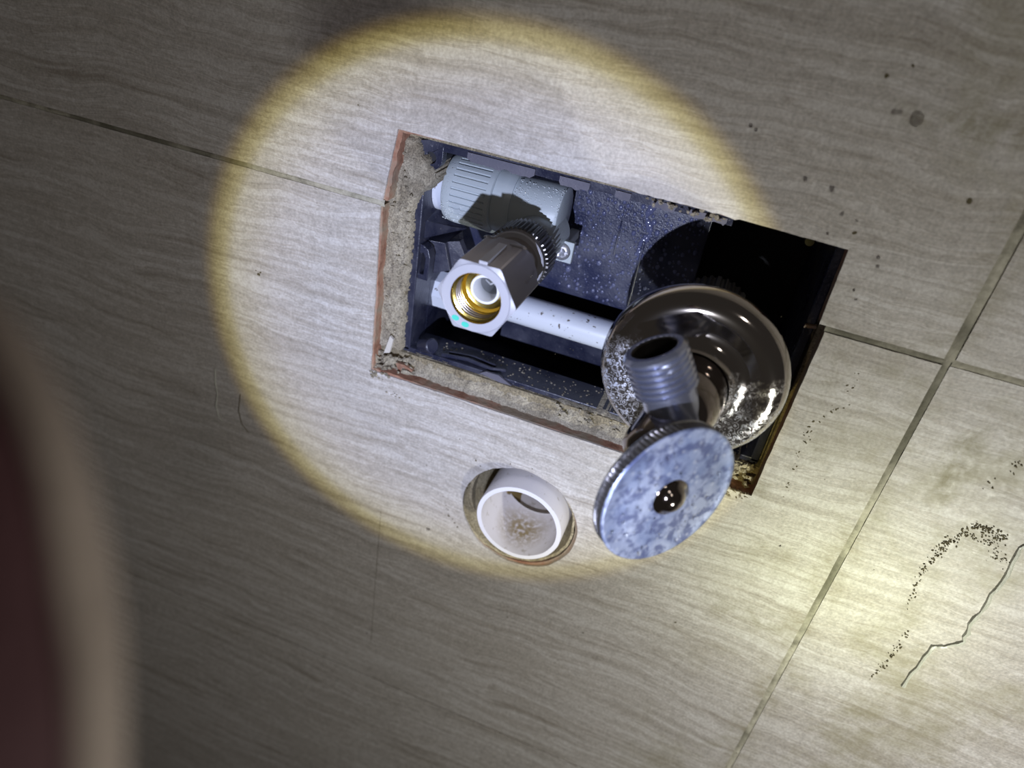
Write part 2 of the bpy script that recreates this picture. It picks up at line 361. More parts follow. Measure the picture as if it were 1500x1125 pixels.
def tile(loops_glaze, loops_body, lift=0):
    cx = sum(p[0] for p in loops_glaze[0])/len(loops_glaze[0]); cz = sum(p[1] for p in loops_glaze[0])/len(loops_glaze[0])
    g = G(); g.poly(loops_glaze, lift, lift-1.0, 0, 0); g.poly(loops_body, lift-1.0, -8.1, 1, 1)
    return g.build('tile', [M['tile'], M['clay']], wall, at=(cx, cz, 0))
def rect(x0, x1, z0, z1): return [(x0, z0), (x1, z0), (x1, z1), (x0, z1)]
# top-left tile with the notch for the box
def up_left(gx, amp, seed, body=False):
    p = []
    k = 1 if body else 0
    p += jag((-450, 64.9), (-67.2+gx, 65.1), 8, .15*(1-k), seed)
    p += jag((-67.2+gx, 65.1), (-62.6+gx, 94.8-gx*.6), 1.2, amp, seed+1, -gx*.0)
    p += jag((-62.6+gx, 94.8-gx*.6), (-30, 94.9), 1.6, amp*.8 if body else .12, seed+2)
    p += jag((-30, 94.9), (30, 94.4), 4, .12, seed+2)
    p += jag((30, 94.4), (70, 93.8), 1.6, .55, seed+3, -.25)
    p += jag((70, 93.8), (107.3, 92.9), 4, .15, seed+4)
    p += jag((107.3, 92.9), (107.8, 64.6), 3, .15, seed+5)
    p += jag((107.8, 64.6), (150.6, 64.6), 6, .15, seed+6)
    p += [(150.3, 64.6), (150.3, 364), (-450, 364)]
    return p
tile([up_left(0, .22, 1)], [up_left(1.7, 1.1, 9, True)])
def low_left(gx, amp, seed):
    p = jag((-450, 63.1), (-450, -235.6), 60, 0, seed)
    p += jag((-450, -235.6), (150.0, -235.6), 20, .1, seed)
    p += jag((150.0, -235.6), (150.6, 62.1), 7, .22, seed+1)
    p += jag((150.6, 62.1), (110.6, 62.2), 4, .3, seed+2)
    p += jag((110.6, 62.2), (109.4, -16.2), 3, .2, seed+3)
    p += jag((109.4, -16.2), (88, -16.5), 2, .3, seed+7)
    p += jag((88, -16.5), (-40, -16.6+gx*.5), 4, .12+amp*.2, seed+4)
    p += jag((-40, -16.6+gx*.5), (-68+gx, -16.7+gx), 1.8, amp*1.3, seed+4)
    p += jag((-68+gx, -16.7+gx), (-68+gx, 62.8), 2.2, amp, seed+5)
    p += jag((-68+gx, 62.8), (-450, 63.1), 8, .15, seed+6)
    return p
tile([low_left(0, .25, 21), circ(15, -72, 29.2, 72, .9, 4)[::-1]], [low_left(.8, .6, 31), circ(13.7, -71.1, 29.1, 60, .4, 5)[::-1]])
tile([rect(153.9, 752, 65.0, 364)], [rect(154.0, 752, 65.2, 364)])
tile([rect(153.2, 752, -235.6, 62.4)], [rect(153.4, 752, -235.6, 62.2)], -.25)
tile([rect(-450, 150.2, -535, -236.5)], [rect(-450, 150.2, -535, -236.6)], .35)
tile([rect(152.4, 752, -535, -236.5)], [rect(152.5, 752, -535, -236.6)], .1)
tile([rect(-450, 150.2, -836, -536)], [rect(-450, 150.2, -836, -536)])
tile([rect(152.4, 752, -836, -536)], [rect(152.4, 752, -836, -536)])
# grout
def grout(x0, x1, z0, z1, h):
    g = G(); n = max(2, int(max(x1-x0, z1-z0)/3)); horiz = (x1-x0) > (z1-z0); vs = []
    for i in range(n+1):
        f = i/n
        for j in range(4):
            e = j/3; hh = h + .35*noise.noise(Vector((i*.5, j*1.1, x0*.1+z0))) - (.5 if j in (0, 3) else 0)
            vs.append((x0+(x1-x0)*f, z0+(z1-z0)*e, hh) if horiz else (x0+(x1-x0)*e, z0+(z1-z0)*f, hh))
    g.add(vs, [(i*4+j, i*4+j+1, (i+1)*4+j+1, (i+1)*4+j) for i in range(n) for j in range(3)], 0, True)
    return g.build('grout_line', M['grout'], wall)
grout(-450, -66.2, 62.6, 65.4, .0)
grout(110.2, 150.4, 61.8, 65.0, -.2)
grout(153.3, 752, 62.0, 65.3, -.3)
grout(149.9, 154.2, 64, 364, -.2)
grout(149.8, 153.5, -236, 64, -.22)
grout(150.0, 152.6, -836, -236, -.5)
grout(-450, 752, -236.8, -235.3, -.5)

# broken mortar bed round the box, seen inside the cut-out
def mortar_bed():
    st = .75; g = G(); H = {}
    def n2(x, z, s, k=0): return noise.noise(Vector((x*s, z*s, k)))
    def margin(x, z):
        """distance into the mortar from its broken edge round the box, negative outside"""
        e = n2(x, z, .16, 3)*1.8 + n2(x, z, .6, 8)*.7
        bx0 = -56.4 + e
        if z > 64: bx0 += max(0, min(8.5, (z-64)*.65)) if z < 77 else 8.5 - (z-77)*.66
        zb = -7.2 + e*.5 + (1.2 if x < 20 else 2.2)
        outer = min(x+70.5, 111-x, z+19.5, 91.3+e*.4-z)
        inner = max(bx0-x, x-108.2, zb-z)
        return min(outer, inner)
    def hgt(x, z):
        h = -6.2 + n2(x, z, .09, 1)*1.6 + n2(x, z, .35, 2)*.9 + n2(x, z, 1.1, 5)*.5
        m_ = margin(x, z); h -= max(0, 1.6-m_)**2*.9
        if z < -6: h -= max(0, (z+16))*.35
        if x < -62 and z > 60: h -= 1
        if x > 100: h -= 6
        return h
    nx = int(184/st); nz = int(118/st)
    P = lambda i, j: (-71+i*st, -20+j*st)
    cells = [(i, j) for i in range(nx) for j in range(nz) if (P(i, j)[0] < -40 or P(i, j)[1] < 2 or P(i, j)[0] > 104) and margin(P(i, j)[0]+st/2, P(i, j)[1]+st/2) > 0]
    cs = set(cells); vs = []
    def vid(i, j, low=False):
        k = (i, j, low)
        if k not in H:
            x, z = P(i, j); a, b = n2(x*3, z*3, 1, 11)*.3, n2(x*3, z*3, 1, 15)*.3
            H[k] = len(vs); vs.append((x+a, z+b, -26 if low else hgt(x, z)))
        return H[k]
    fs = []
    for i, j in cells:
        fs.append((vid(i, j), vid(i+1, j), vid(i+1, j+1), vid(i, j+1)))
        for di, dj, a, b in ((-1, 0, (0, 1), (0, 0)), (1, 0, (1, 0), (1, 1)), (0, -1, (0, 0), (1, 0)), (0, 1, (1, 1), (0, 1))):
            if (i+di, j+dj) not in cs:
                fs.append((vid(i+a[0], j+a[1]), vid(i+b[0], j+b[1]), vid(i+b[0], j+b[1], True), vid(i+a[0], j+a[1], True)))
    g.add(vs, fs, 0, True)
    return g.build('mortar_bed', M['mortar'], wall, sharp=80)
mortar_bed()
# crumbs of mortar along the lower corners and on the tile
g = G()
def crumbs(n, x0, x1, z0, z1, h0, h1, r0, r1):
    for i in range(n):
        g.blob((R.uniform(x0, x1), R.uniform(z0, z1), R.uniform(h0, h1)), R.uniform(r0, r1), (R.uniform(.8, 1.6), R.uniform(.6, 1.2), R.uniform(.5, .9)), 0, R.random()*50, 1.2, 3, 5)
crumbs(60, -69, -50, -17.5, -8, -6, -2.5, .5, 1.7)
crumbs(26, -68, -58, -20, -16, -1, .4, .3, 1.3)
crumbs(60, 20, 90, -12.5, -5.5, -7.5, -5, .4, 1.2)
crumbs(60, 86, 108, -15, -5, -7, -3, .5, 1.6)
crumbs(34, 92, 110, -19.5, -15.5, -.5, .5, .25, 1.0)
crumbs(70, -66, -57, 0, 88, -6.5, -5, .3, .8)
crumbs(22, 36, 66, 89.5, 92.5, -6, -4, .4, 1.1)
crumbs(10, -63, -52, -26.5, -23.5, .0, .2, .2, .5)
g.build('mortar_crumbs', M['mortar'], wall, kind='stuff')
g = G(); fl = [(-63.5, -7.5), (-60.6, -6.5), (-59.2, 1.0), (-61.0, 2.2)]
g.poly([fl], -3.2, -4.6); g.build('plaster_flake', M['flake'], wall, label='pale broken flake stuck in the mortar')
g = G(); g.poly([[(-56, -13.8), (-50, -14.8), (-48.5, -12.2), (-53, -10.6), (-57.5, -10.8)]], -3.6, -5.6); g.build('clay_shard', M['clay'], wall)
g = G(); g.poly([[(104.2, 58.6), (108.6, 59.3), (108.4, 60.4), (104.5, 59.8)]], -7.5, -9.0); g.build('clay_shard', M['clay'], wall)

# sand and mortar lining of the drain hole
g = G()
g.lathe((12.9, -70.1, -1.3), (0, 0, -1), [(-.2, 29.4), (0, 28.2), (5, 27.4), (11, 26.0), (18, 24.0), (30, 22.6), (60, 22.5)], 60, lambda k, t_, r, th: r+.9*noise.noise(Vector((cos(th)*5, sin(th)*5, t_*.3)))+.4*noise.noise(Vector((cos(th)*17, sin(th)*17, t_))), caps=False)
g.add([(14.5+30*cos(i*pi/8), -71.5+30*sin(i*pi/8), -66) for i in range(16)], [tuple(range(16))])
g.build('drain_hole_lining', M['lining'], wall)

# dirt, mold and scratches on the tiles
g = G()
def speck(x, z, r, s=1.0, a=0):
    n = 6; vs = []
    for i in range(n):
        q = 2*pi*i/n; k = r*R.uniform(.6, 1.2); u_, v_ = k*cos(q)*s, k*sin(q)
        vs.append((x+u_*cos(a)-v_*sin(a), z+u_*sin(a)+v_*cos(a), .06))
    b = [(p[0], p[1], -.3) for p in vs]
    g.add(vs+b, [tuple(range(n))] + [(i, (i+1) % n, n+(i+1) % n, n+i) for i in range(n)])
def trail(pts, n, spread, r0, r1):
    for i in range(n):
        k = R.random()*(len(pts)-1); a = int(k); f = k-a; p, q = pts[a], pts[a+1]
        speck(p[0]+(q[0]-p[0])*f+R.gauss(0, spread), p[1]+(q[1]-p[1])*f+R.gauss(0, spread), R.uniform(r0, r1), R.uniform(1, 2.2), R.uniform(0, 3))
trail([(181.2, -29.6), (182, -12), (183.8, -5.6), (187, 3.8), (193, 3.5), (199, 1.6)], 190, 1.0, .08, .38)
trail([(188.5, -56.8), (188.4, -73.5), (187, -90)], 50, .7, .1, .42)
trail([(187, 0), (196, -1), (204.2, -9.6)], 80, 1.6, .08, .32)
trail([(181, -30), (184, -45)], 14, .8, .15, .45)
trail([(127.5, 50), (127, 37), (119, 23), (120, 5), (122, -8)], 40, .8, .12, .42)
trail([(190, 40), (188, 30), (184, 18)], 16, 1.2, .15, .45)
for x, z, r in ((-127.6, 14.3, .75), (-126.5, 15.6, .5), (-129, 16, .3), (6, -42, .35), (-10.6, -47, .45), (-12, -62, .6), (-13, -65, .5), (107, 99, .7), (135, 117, .9), (98, 147, .8), (104, 151, .5), (-20, -38, .3),
                (16.6, -40.5, .3), (-4, -50, .35), (-8, -49.2, .3), (-35, -60, .3), (-60, 50, .25), (-80, 100, .25), (60, -130, .5), (100, -100, .5), (20, -140, .4), (118.9, 23.2, .55), (119.6, 26, .5)):
    speck(x, z, r, 1.3, R.random()*3)
for i in range(60): speck(R.uniform(-140, 240), R.uniform(-200, 170), R.uniform(.08, .22))
trail([(-14, -92), (-20, -86), (-24, -76)], 12, .4, .15, .4)
g.build('mold_specks', M['mold'], wall, kind='stuff')
g = G()
g.tube([(-57.2, -100+i*-7.5, .0) for i in range(15)], .10, 5)
g.build('pencil_line', M['mold'], wall)
g = G()
g.tube([(-155.6, -46.7, 0), (-156, -55, .1), (-155.2, -62, 0), (-156.6, -70, .1), (-155.5, -77, 0), (-153, -79, 0)], .35, 5)
g.build('sealant_smear', M['seal'], wall)
g = G(); g.tube([(-141, -57, 0), (-142.5, -68, .05), (-141, -76, 0), (-137, -80, 0)], .25, 5); g.build('scratch', M['mold'], wall)
g = G(); pts = [(214, 12), (208, 4), (205.5, .5), (207, -14), (207.5, -28), (207, -42), (208.5, -52), (204, -58), (200, -60), (199, -74), (199, -92)]
fine = []
for a, b in zip(pts, pts[1:]):
    for i in range(4): f = i/4; fine.append((a[0]+(b[0]-a[0])*f+R.gauss(0, .25), a[1]+(b[1]-a[1])*f+R.gauss(0, .25), -.15))
g.tube(fine, .9, 7, rf=lambda k: .9+.6*noise.noise(Vector((k*.7, 2, 1)))); g.build('sealant_bead', M['seal'], wall)
# drops of water that stand on the tiles: things one can lift off only by wiping, so parts of the wall
def drop(parent, x, z, h, r, flat=.45):
    q = G(); q.blob((x, z, h), r, (1, 1.15, flat), lat=6, lon=10); q.build('water_drop', M['water'], parent)
for x, z, r in ((110.9, 136.9, 2.0), (104, 137.5, .8), (105.6, 138, .7), (64, 124.5, .6), (66, 123.6, .5), (86, 112, .8), (95, 111, .9), (101, 104, .7), (106, 103, .5), (99, 96.5, .5), (117, 93, .6), (118, 90, .6), (114, 80, .45), (115.8, 77, .5), (150, 147, .6), (-30, -100, 1.0), (128, -36, .5), (-60, -198, .7)):
    drop(wall, x, z, .05, r)

# ------------------------------------------------------------------ recessed box
box = thing('recessed_pipe_box', (25, -7, -88), 'dark wet plastic pipe box sunk in the rectangular cut-out of the tiles', 'box')
g = G()
g.box(-57, -53.6, -6, 90.5, -26, -9.5)        # left wall, upper stage
g.box(104.6, 108, -6, 90.5, -26, -9.5)
g.box(-57, 66, 88.4, 90.8, -50, -10); g.box(66, 108, 92.4, 94.5, -50, -10)   # top wall
g.box(-57, 108, -6.8, -4.2, -27, -9.5)         # bottom shelf
g.box(-57, -53.6, -34, 90.5, -88, -26); g.box(104.6, 108, -34, 90.5, -88, -26)
g.box(-53.6, 104.6, -34, -31, -88, -27); g.box(-57, 108, -34, -6.8, -29, -27)
g.build('box_shell', M['box'], box, bevel=.5)
g = G(); g.box(-53.6, 60, 25.2, 88.4, -54, -50); g.box(34, 35.2, 26, 60, -50, -49); g.box(22.5, 23.2, 50, 66, -50, -49.2)
g.build('back_plate', M['box_back'], box, bevel=.4)
g = G(); g.box(-53.6, 104.6, -31, 88.4, -88, -86); g.build('deep_back', M['box_pit'], box)
g = G(); g.box(-24, 104.6, -8, 4.5, -56, -52); g.build('lower_bar', M['box'], box, bevel=.5)
# rim flange with dried splashes under the top tile
g = G(); vs = []
n = 70
for i in range(n+1):
    x = -50+118*i/n; e = .5*noise.noise(Vector((x*.12, 1, 0))); vs += [(x, 91.6, -8.6), (x, 88.0+e, -9.2), (x, 87.8+e, -12)]
g.add(vs, [(i*3+j, i*3+j+1, (i+1)*3+j+1, (i+1)*3+j) for i in range(n) for j in range(2)]); g.build('rim_flange', M['box'], box)
for x0, x1, dz in ((-36, -8, -.6), (2, 14, -.3), (24, 30, 0), (38, 47, .2), (52, 66, .4)):
    g = G(); lo = []; k = 16
    for i in range(k+1):
        x = x0+(x1-x0)*i/k; lo.append((x, 87.6+dz+1.0*noise.noise(Vector((x*.5, dz, 3))) + (1.2 if i in (0, k) else 0)))
    g.poly([[(x1, 90.6), (x0, 90.6)] + lo], -7.9, -9.3); g.build('dried_splash', M['film'], box)
# ear with its screw hole, top left
def ring2d(cx, cz, r, n=28): return [(cx+r*cos(2*pi*i/n), cz+r*sin(2*pi*i/n)) for i in range(n)]
g = G()
ear = [(-52.2+5.6*cos(a), 84.6+5.2*sin(a)) for a in [radians(q) for q in range(150, 361, 15)]] + [(-46.6, 89.5), (-34, 90.2), (-34, 92), (-50, 92), (-56.5, 90.5)]
g.poly([ear, ring2d(-51.8, 84.4, 2.4)[::-1]], -8.8, -13); g.build('screw_ear', M['box'], box, bevel=.35)
g = G(); g.lathe((-51.8, 84.4, -24), (0, 0, 1), [(0, 3.6), (13, 3.6)], 24); g.build('screw_socket', M['box_pit'], box)
# slotted lug on the left wall, gussets, peg
g = G()
lug = [(-55, 30), (-49.2, 30), (-48.8, 41), (-50, 44.5), (-52.5, 46), (-55, 46.2)]
sl = [(-53.4, 32.5), (-51.4, 32.5), (-51.0, 40), (-52.2, 42.5), (-53.6, 42)]
g.poly([lug, sl[::-1]], -11.5, -17); g.build('slotted_lug', M['box'], box, bevel=.35)
g = G(); g.add([(-53.6, 56, -14), (-53.6, 48, -14), (-47, 50, -30), (-53.6, 60, -34), (-53.6, 44, -34), (-44, 47, -40)], [(0, 1, 2), (0, 2, 5, 3), (1, 4, 5, 2), (0, 3, 4, 1), (3, 5, 4)])
g.add([(-46, 46, -22), (-41, 47, -24), (-36, 36, -26), (-43, 33, -24), (-46, 46, -26), (-41, 47, -28), (-36, 36, -30), (-43, 33, -28)], [(0, 1, 2, 3), (4, 7, 6, 5), (0, 4, 5, 1), (1, 5, 6, 2), (2, 6, 7, 3), (3, 7, 4, 0)])
g.add([(-53.6, 46, -18), (-46, 46, -20), (-43, 33, -22), (-53.6, 29, -20), (-53.6, 46, -40), (-46, 46, -40), (-43, 33, -40), (-53.6, 29, -40)], [(0, 1, 2, 3), (4, 7, 6, 5), (0, 4, 5, 1), (1, 5, 6, 2), (2, 6, 7, 3), (3, 7, 4, 0)])
g.build('gusset', M['box'], box, bevel=.3)
g = G(); g.lathe((-48.5, -3.2, -13), (.80, .42, .42), [(0, 3.6), (7, 3.6), (7.6, 3.0)], 24); g.build('peg', M['box'], box, label='round dark peg in the lower left corner')
g = G(); g.lathe((44.0, 2.5, -40), (-.2, .3, 1), [(0, 4.4), (5, 4.2), (6, 3)], 20); g.blob((42, 5, -34.5), 2.6, (1.5, .7, .6), 0, 3, .8); g.build('lower_stud', M['box'], box)
g = G(); g.lathe((99, 79, -86), (0, 0, 1), [(0, 2.2), (40, 2.2), (41, 1.8)], 20); g.build('corner_stud', M['box_pit'], box)
g = G(); g.lathe((13, 86.5, -50), (0, 0, 1), [(0, 3), (4, 3), (5, 2.2), (5.4, 0.01)], 20); g.build('round_boss', M['box'], box)
# beads of water on the back plate
g = G(); placed = []
while len(placed) < 420:
    x, z = R.uniform(1, 58), R.uniform(26.5, 87.5); r = min(2.1, .33+abs(R.gauss(0, .38)))
    if all((x-a)**2+(z-b)**2 > (r+c)**2*1.15 for a, b, c in placed):
        placed.append((x, z, r)); g.blob((x, z, -49.95), r, (1, 1.18, .62), lat=6, lon=10)
for i in range(26):
    z = 82-i*1.4; g.blob((34.5+1.6*sin(i*.6), z, -49.95), 1.15+.5*sin(i*1.3), (1, 1.3, .5), lat=6, lon=10)
g.build('water_beads', M['bead'], box, kind='stuff')
g = G()
for i in range(170):
    x = R.uniform(-44, 100); g.blob((x, -4.1, R.uniform(-26, -10)), R.uniform(.15, .5), (1.2, .7, 1), 0, i, .9, 3, 5)
g.build('grit', M['mortar'], box, kind='stuff')
g = G(); g.poly([[(-18, -5), (-8, -6.4), (-2, -6.2), (-9, -3.0), (-15, -3.2)]], -8.0, -9.0); g.build('dried_splash', M['film'], box)
g = G(); g.tube([(-38, -3.6, -11), (-26, -3.0, -13), (-14, -3.4, -12), (-8, -3.8, -15)], .9, 7); g.tube([(-36, -3.6, -15), (-24, -3.2, -17), (-13, -3.6, -16)], .7, 7); g.build('sealant_fold', M['box'], box)

# ------------------------------------------------------------------ grey elbow fitting
EZ, EH = 69, -29
elb = thing('elbow_fitting', (-24, 40, -28), 'grey plastic pipe elbow with ribbed lock nut, upper left in the dark box', 'pipe fitting')
g = G(); prof = [(-19, 12.0), (-8, 12.4), (.4, 12.4), (1.6, 11.8), (2, 10.8), (2, .01)]
g.lathe((0, EZ, EH), (1, 0, 0), prof, 64, caps=False)
g.lathe((-5.5, 59.5, -32), (0, 0, 1), [(0, 10.6), (20, 10.6), (24, 10.2), (25.5, 9)], 56)
g.build('elbow_body', M['fitting'], elb)
g = G(); g.lathe((0, EZ, EH), (1, 0, 0), [(-26.5, 12), (-26.5, 13.9), (-21.6, 14.1), (-20.8, 13.7), (-18.8, 12.9), (-18.7, 11)], 64, caps=False); g.build('collar', M['fitting'], elb)
def rib(k, t_, r, th):
    if -44.2 < t_ < -29:
        u_ = (th*34/(2*pi)) % 1; return r + (.0 if u_ < .28 else .7)
    return r
g = G(); g.lathe((0, EZ, EH), (1, 0, 0), [(-49, 10), (-49, 12.8), (-48.4, 14), (-46.6, 14.8), (-44.21, 15), (-44.19, 14.3), (-29.01, 14.5), (-28.99, 15.2), (-27.0, 15.2), (-26.6, 14.4), (-26.6, 12)], 340, rib, caps=False)
g.build('ribbed_lock_nut', M['fitting'], elb)
g = G(); g.lathe((0, EZ, EH), (1, 0, 0), [(-53.5, 11.5), (-48.5, 11.5)], 40); g.build('pipe_stub', M['pipe'], elb)
g = G(); g.box(-2.5, 9.4, 50.2, 59.6, -27.6, -25); g.box(1.5, 5.5, 53, 57, -50, -27.6); g.build('mounting_tab', M['tab'], elb, bevel=.4)
g = G()
for i in range(330):
    a = R.uniform(0, 2*pi); ok = R.random()
    if ok < .45: x = R.uniform(-48, -27); th = R.uniform(-.9, -.1); rr = 15.1
    elif ok < .8: x = R.uniform(-18, 2); th = R.uniform(.3, 1.2); rr = 12.45
    else: x = R.uniform(-1, 1.6); th = R.uniform(-.6, 1.2); rr = 12.2
    g.blob((x, EZ+rr*sin(th), EH+rr*cos(th)), R.uniform(.12, .28), (1, 1, 1), lat=4, lon=6)
g.build('condensation', M['mist'], elb, kind='stuff')
scr = thing('pan_head_screw', (4.6, 54.9, -26), 'round steel cross-head screw on the pale tab right of the hex adapter', 'screw')
g = G(); hv = lambda k, t_, r, th: r*(1 if t_ < 1.7 else (.78 if abs(((th/(pi/2)) % 1)-.5) > .36 else 1.0))
g.lathe((4.6, 54.9, -25.2), (0, 0, 1), [(0, 3.9), (.6, 3.9), (1.5, 3.2), (1.9, 2.4), (1.9, 2.0), (1.2, .8), (.6, .01)], 40, hv, caps=False); g.lathe((4.6, 54.9, -27), (0, 0, 1), [(0, 1.5), (2, 1.5)], 16)
g.build('screw_head', M['screw'], scr)

# ------------------------------------------------------------------ hex adapter screwed on the elbow
AX, AZ = -6.0, 58.6
ad = thing('threaded_adapter', (AX, AZ, -7), 'silver hexagonal threaded adapter with brass bore and turquoise marks', 'pipe adapter')
def kn(k, t_, r, th): return r if t_ < -6.4 or t_ > 5.4 else r*(1.0 + .045*(1 if (th*44/(2*pi)) % 1 < .5 else -1))
g = G(); g.lathe((AX, AZ, 0), (0, 0, 1), [(-7, 9), (-7, 12.0), (-6.4, 12.4), (-6.3, 12.6), (5.3, 12.6), (5.5, 12.3), (7.0, 11.8)], 176, kn, caps=False); g.build('knurled_collar', M['knurl'], ad)
g = G(); g.lathe((AX, AZ, 0), (0, 0, 1), [(7.0, 11.9), (7.6, 11.4), (7.6, 9)], 48, caps=False); g.build('collar_face', M['nut_face'], ad)
g = G(); g.lathe((AX, AZ, 0), (0, 0, 1), [(6, 9.6), (19, 9.6)], 40, caps=False); g.build('neck', M['nut_side'], ad)
def hexr(R_, th, off=radians(29)):
    a = ((th+off) % (pi/3)) - pi/6; return R_*cos(pi/6)/cos(a)
HR = 14.8
FH = 47.0      # height of the front face
hx = G()
def hexprof(k, t_, r, th): return min(r, hexr(HR, th)) if r > 11 else r
hx.lathe((AX, AZ, 0), (0, 0, 1), [(17, 9.5), (17, 11.2), (19, 13.1), (22, 14.8), (FH-.9, 14.8), (FH-.45, 14.55)], 144, hexprof, caps=False, mi=0, smooth=True)
hx.lathe((AX, AZ, 0), (0, 0, 1), [(FH-.45, 14.55), (FH-.12, 12.7), (FH-.3, 12.5), (FH, 12.35), (FH, 9.4)], 144, hexprof, caps=False, mi=1, smooth=False)
hx.build('hex_nut', [M['nut_side'], M['nut_face']], ad, sharp=12)
g = G()   # raised index bar lying on the upper flat
g.box(AX-.9, AX+2.2, AZ+11.5, AZ+14.0, 27, FH-.6); g.build('index_bar', M['nut_face'], ad, bevel=.2)
g = G(); pr = [(FH, 9.4), (FH-.5, 9.1), (FH-1.4, 9.3)]; pr2 = []
for i in range(5): t0 = FH-1.4-i*1.5; pr2 += [(t0, 9.3), (t0-.35, 9.3), (t0-.7, 8.5), (t0-1.15, 8.5)]
g.lathe((AX, AZ, 0), (0, 0, 1), pr, 56, caps=False, mi=0); g.lathe((AX, AZ, 0), (0, 0, 1), pr2[:5], 56, caps=False, mi=0); g.lathe((AX, AZ, 0), (0, 0, 1), pr2[4:15], 56, caps=False, mi=1)
g.lathe((AX, AZ, 0), (0, 0, 1), pr2[14:]+[(FH-9.2, 8.2), (FH-10.5, 8.0), (FH-11, 6.6), (FH-11, 5.0)], 56, caps=False, mi=0)
g.build('threaded_bore', [M['brass'], M['brass_dark']], ad)
g = G(); g.lathe((AX, AZ, 0), (0, 0, 1), [(FH-13, 5.6), (FH-9, 5.6), (FH-8.7, 5.4), (FH-8.7, 4.6), (FH-9, 4.4), (FH-16, 4.4)], 48, caps=False); g.build('inner_ring', M['white_ring'], ad)
g = G(); g.lathe((AX, AZ, 0), (0, 0, 1), [(12, .01), (12, 4.45), (FH-12, 4.45)], 40, caps=False)
v_ = [(-4.3, -1), (4.3, 1), (4.0, 2.2), (1, 1.2), (-3, -.4)]; hh_ = [20, 20, 32, 36, 30]
g.add([(AX+x, AZ+z, h) for (x, z), h in zip(v_, hh_)] + [(AX+x, AZ+z+.8, h) for (x, z), h in zip(v_, hh_)], [(0, 1, 2, 3, 4), (5, 9, 8, 7, 6), (0, 5, 6, 1), (1, 6, 7, 2), (2, 7, 8, 3), (3, 8, 9, 4), (4, 9, 5, 0)])
g.build('check_valve_vane', M['sleeve_grey'], ad)
for x, z in ((AX-6.4, AZ-9.3), (AX-2.5, AZ-10.8)):
    g = G(); g.poly([[(x+1.45*cos(i*pi/6), z+1.05*sin(i*pi/6)) for i in range(12)]], FH+.08, FH-.5); mk = g.build('paint_mark', M['green'], ad)
g = G()
for i in range(9): g.blob((AX+12.5+R.uniform(-.3, .5), AZ+R.uniform(-4, 5), R.uniform(20, 34)), R.uniform(.4, 1.1), (.5, 1, 1.2), lat=5, lon=8)
g.blob((AX+5, AZ+12.6, 23), 2.2, (1.6, .4, 1), lat=6, lon=10); g.blob((AX-6, AZ+12.2, 21), 2.0, (1.5, .4, .9), lat=6, lon=10)
g.build('wet_film', M['water'], ad, kind='stuff')

# ------------------------------------------------------------------ white pipe across the box
wp = thing('white_water_pipe', (0, 10, -40), 'smooth white pipe running level across the lower box behind the adapter', 'pipe')
g = G(); g.lathe((0, 15.6, -40), (1, 0, 0), [(-40, 7.0), (104, 7.0)], 40); g.build('pipe_run', M['pipe'], wp)
g = G(); g.lathe((0, 14.8, -38), (1, 0, 0), [(-53.6, 9.2), (-44, 9.2), (-42.5, 8.8), (-34, 7.6)], 8, smooth=False); g.build('pipe_coupling', M['pipe'], wp)

# ------------------------------------------------------------------ valve
VX, VZ = 70.7, 43.2
va = thing('angle_valve', (VX, VZ, -50), 'chrome angle valve with big round handle sticking out of the box', 'valve')
g = G(); g.lathe((VX, VZ, 0), (0, 0, 1), [(-50, 10.3), (30, 10.3)], 40); g.build('inlet_pipe', M['chrome_dark'], va)
g = G(); g.lathe((VX, VZ, 0), (0, 0, 1), [(-36, 12), (-36, 15), (-24, 15), (-24, 12)], 128, lambda k, t_, r, th: r*(1+.03*(1 if (th*30/(2*pi)) % 1 < .5 else -1)), caps=False); g.build('wall_nut', M['knurl'], va)
g = G()
esc = [(25.0, 14), (26.0, 24), (25.0, 29.5), (22.6, 31.6), (21.4, 32.4), (21.6, 33.0), (22.4, 33.3), (24.2, 33.2), (26.4, 32.5), (28.6, 31.0), (30.0, 28.8), (30.6, 26.6), (30.7, 24), (30.2, 20.5), (30.6, 17.5), (32.4, 15.3), (35.4, 14.0)]
esc = [esc[0]] + [e for e in esc[1:]]
g.lathe((VX, VZ, 0), (0, 0, 1), esc, 128, caps=False); g.build('escutcheon', M['chrome'], va, sharp=60, label='wide round chrome escutcheon with lime rings')
g = G(); g.lathe((VX, VZ, 0), (0, 0, 1), [(31, 13.4), (36, 13.6), (44, 13.2), (50, 12.2), (55, 10.4), (59, 7.4), (61, 3.6), (61.5, .01)], 64, caps=False)
B0 = Vector((VX-.2, VZ-1, 50)); B1 = Vector((69.4, 31.0, 63.0)); bd = (B1-B0); bl = bd.length
g.lathe(B0, bd, [(0, 10), (4, 11.2), (bl*.5, 12.2), (bl*.75, 13.4), (bl, 13.6), (bl+2, 12)], 56)
g.build('valve_body', M['chrome_dark'], va, sharp=50)
od = Vector((-.51, .86, .02)).normalized(); tip = Vector((57, 64.3, 54.6))
op = [(0, 7.3), (-.6, 7.6), (0, 9.2)]
thr = [(-.1, 7.6), (0, 8.0), (0, 9.3), (-.7, 10.1)]
i = 0
t_ = -1.2
while t_ > -14.5:
    thr += [(t_, 10.5), (t_-.5, 10.5), (t_-1.0, 9.4), (t_-1.5, 9.4)]; t_ -= 2.1
thr += [(-15.2, 9.2), (-17, 9.0), (-24, 9.6), (-28, 9.6)]
g = G(); g.lathe(tip, od, thr, 72, caps=False, mi=0); g.lathe(tip, od, [(-24, .01), (-24, 7.1), (-.8, 7.2), (-.1, 7.6)], 48, caps=False, mi=1)
g.build('threaded_outlet', [M['chrome_thread'], M['bore_dark']], va, sharp=28)
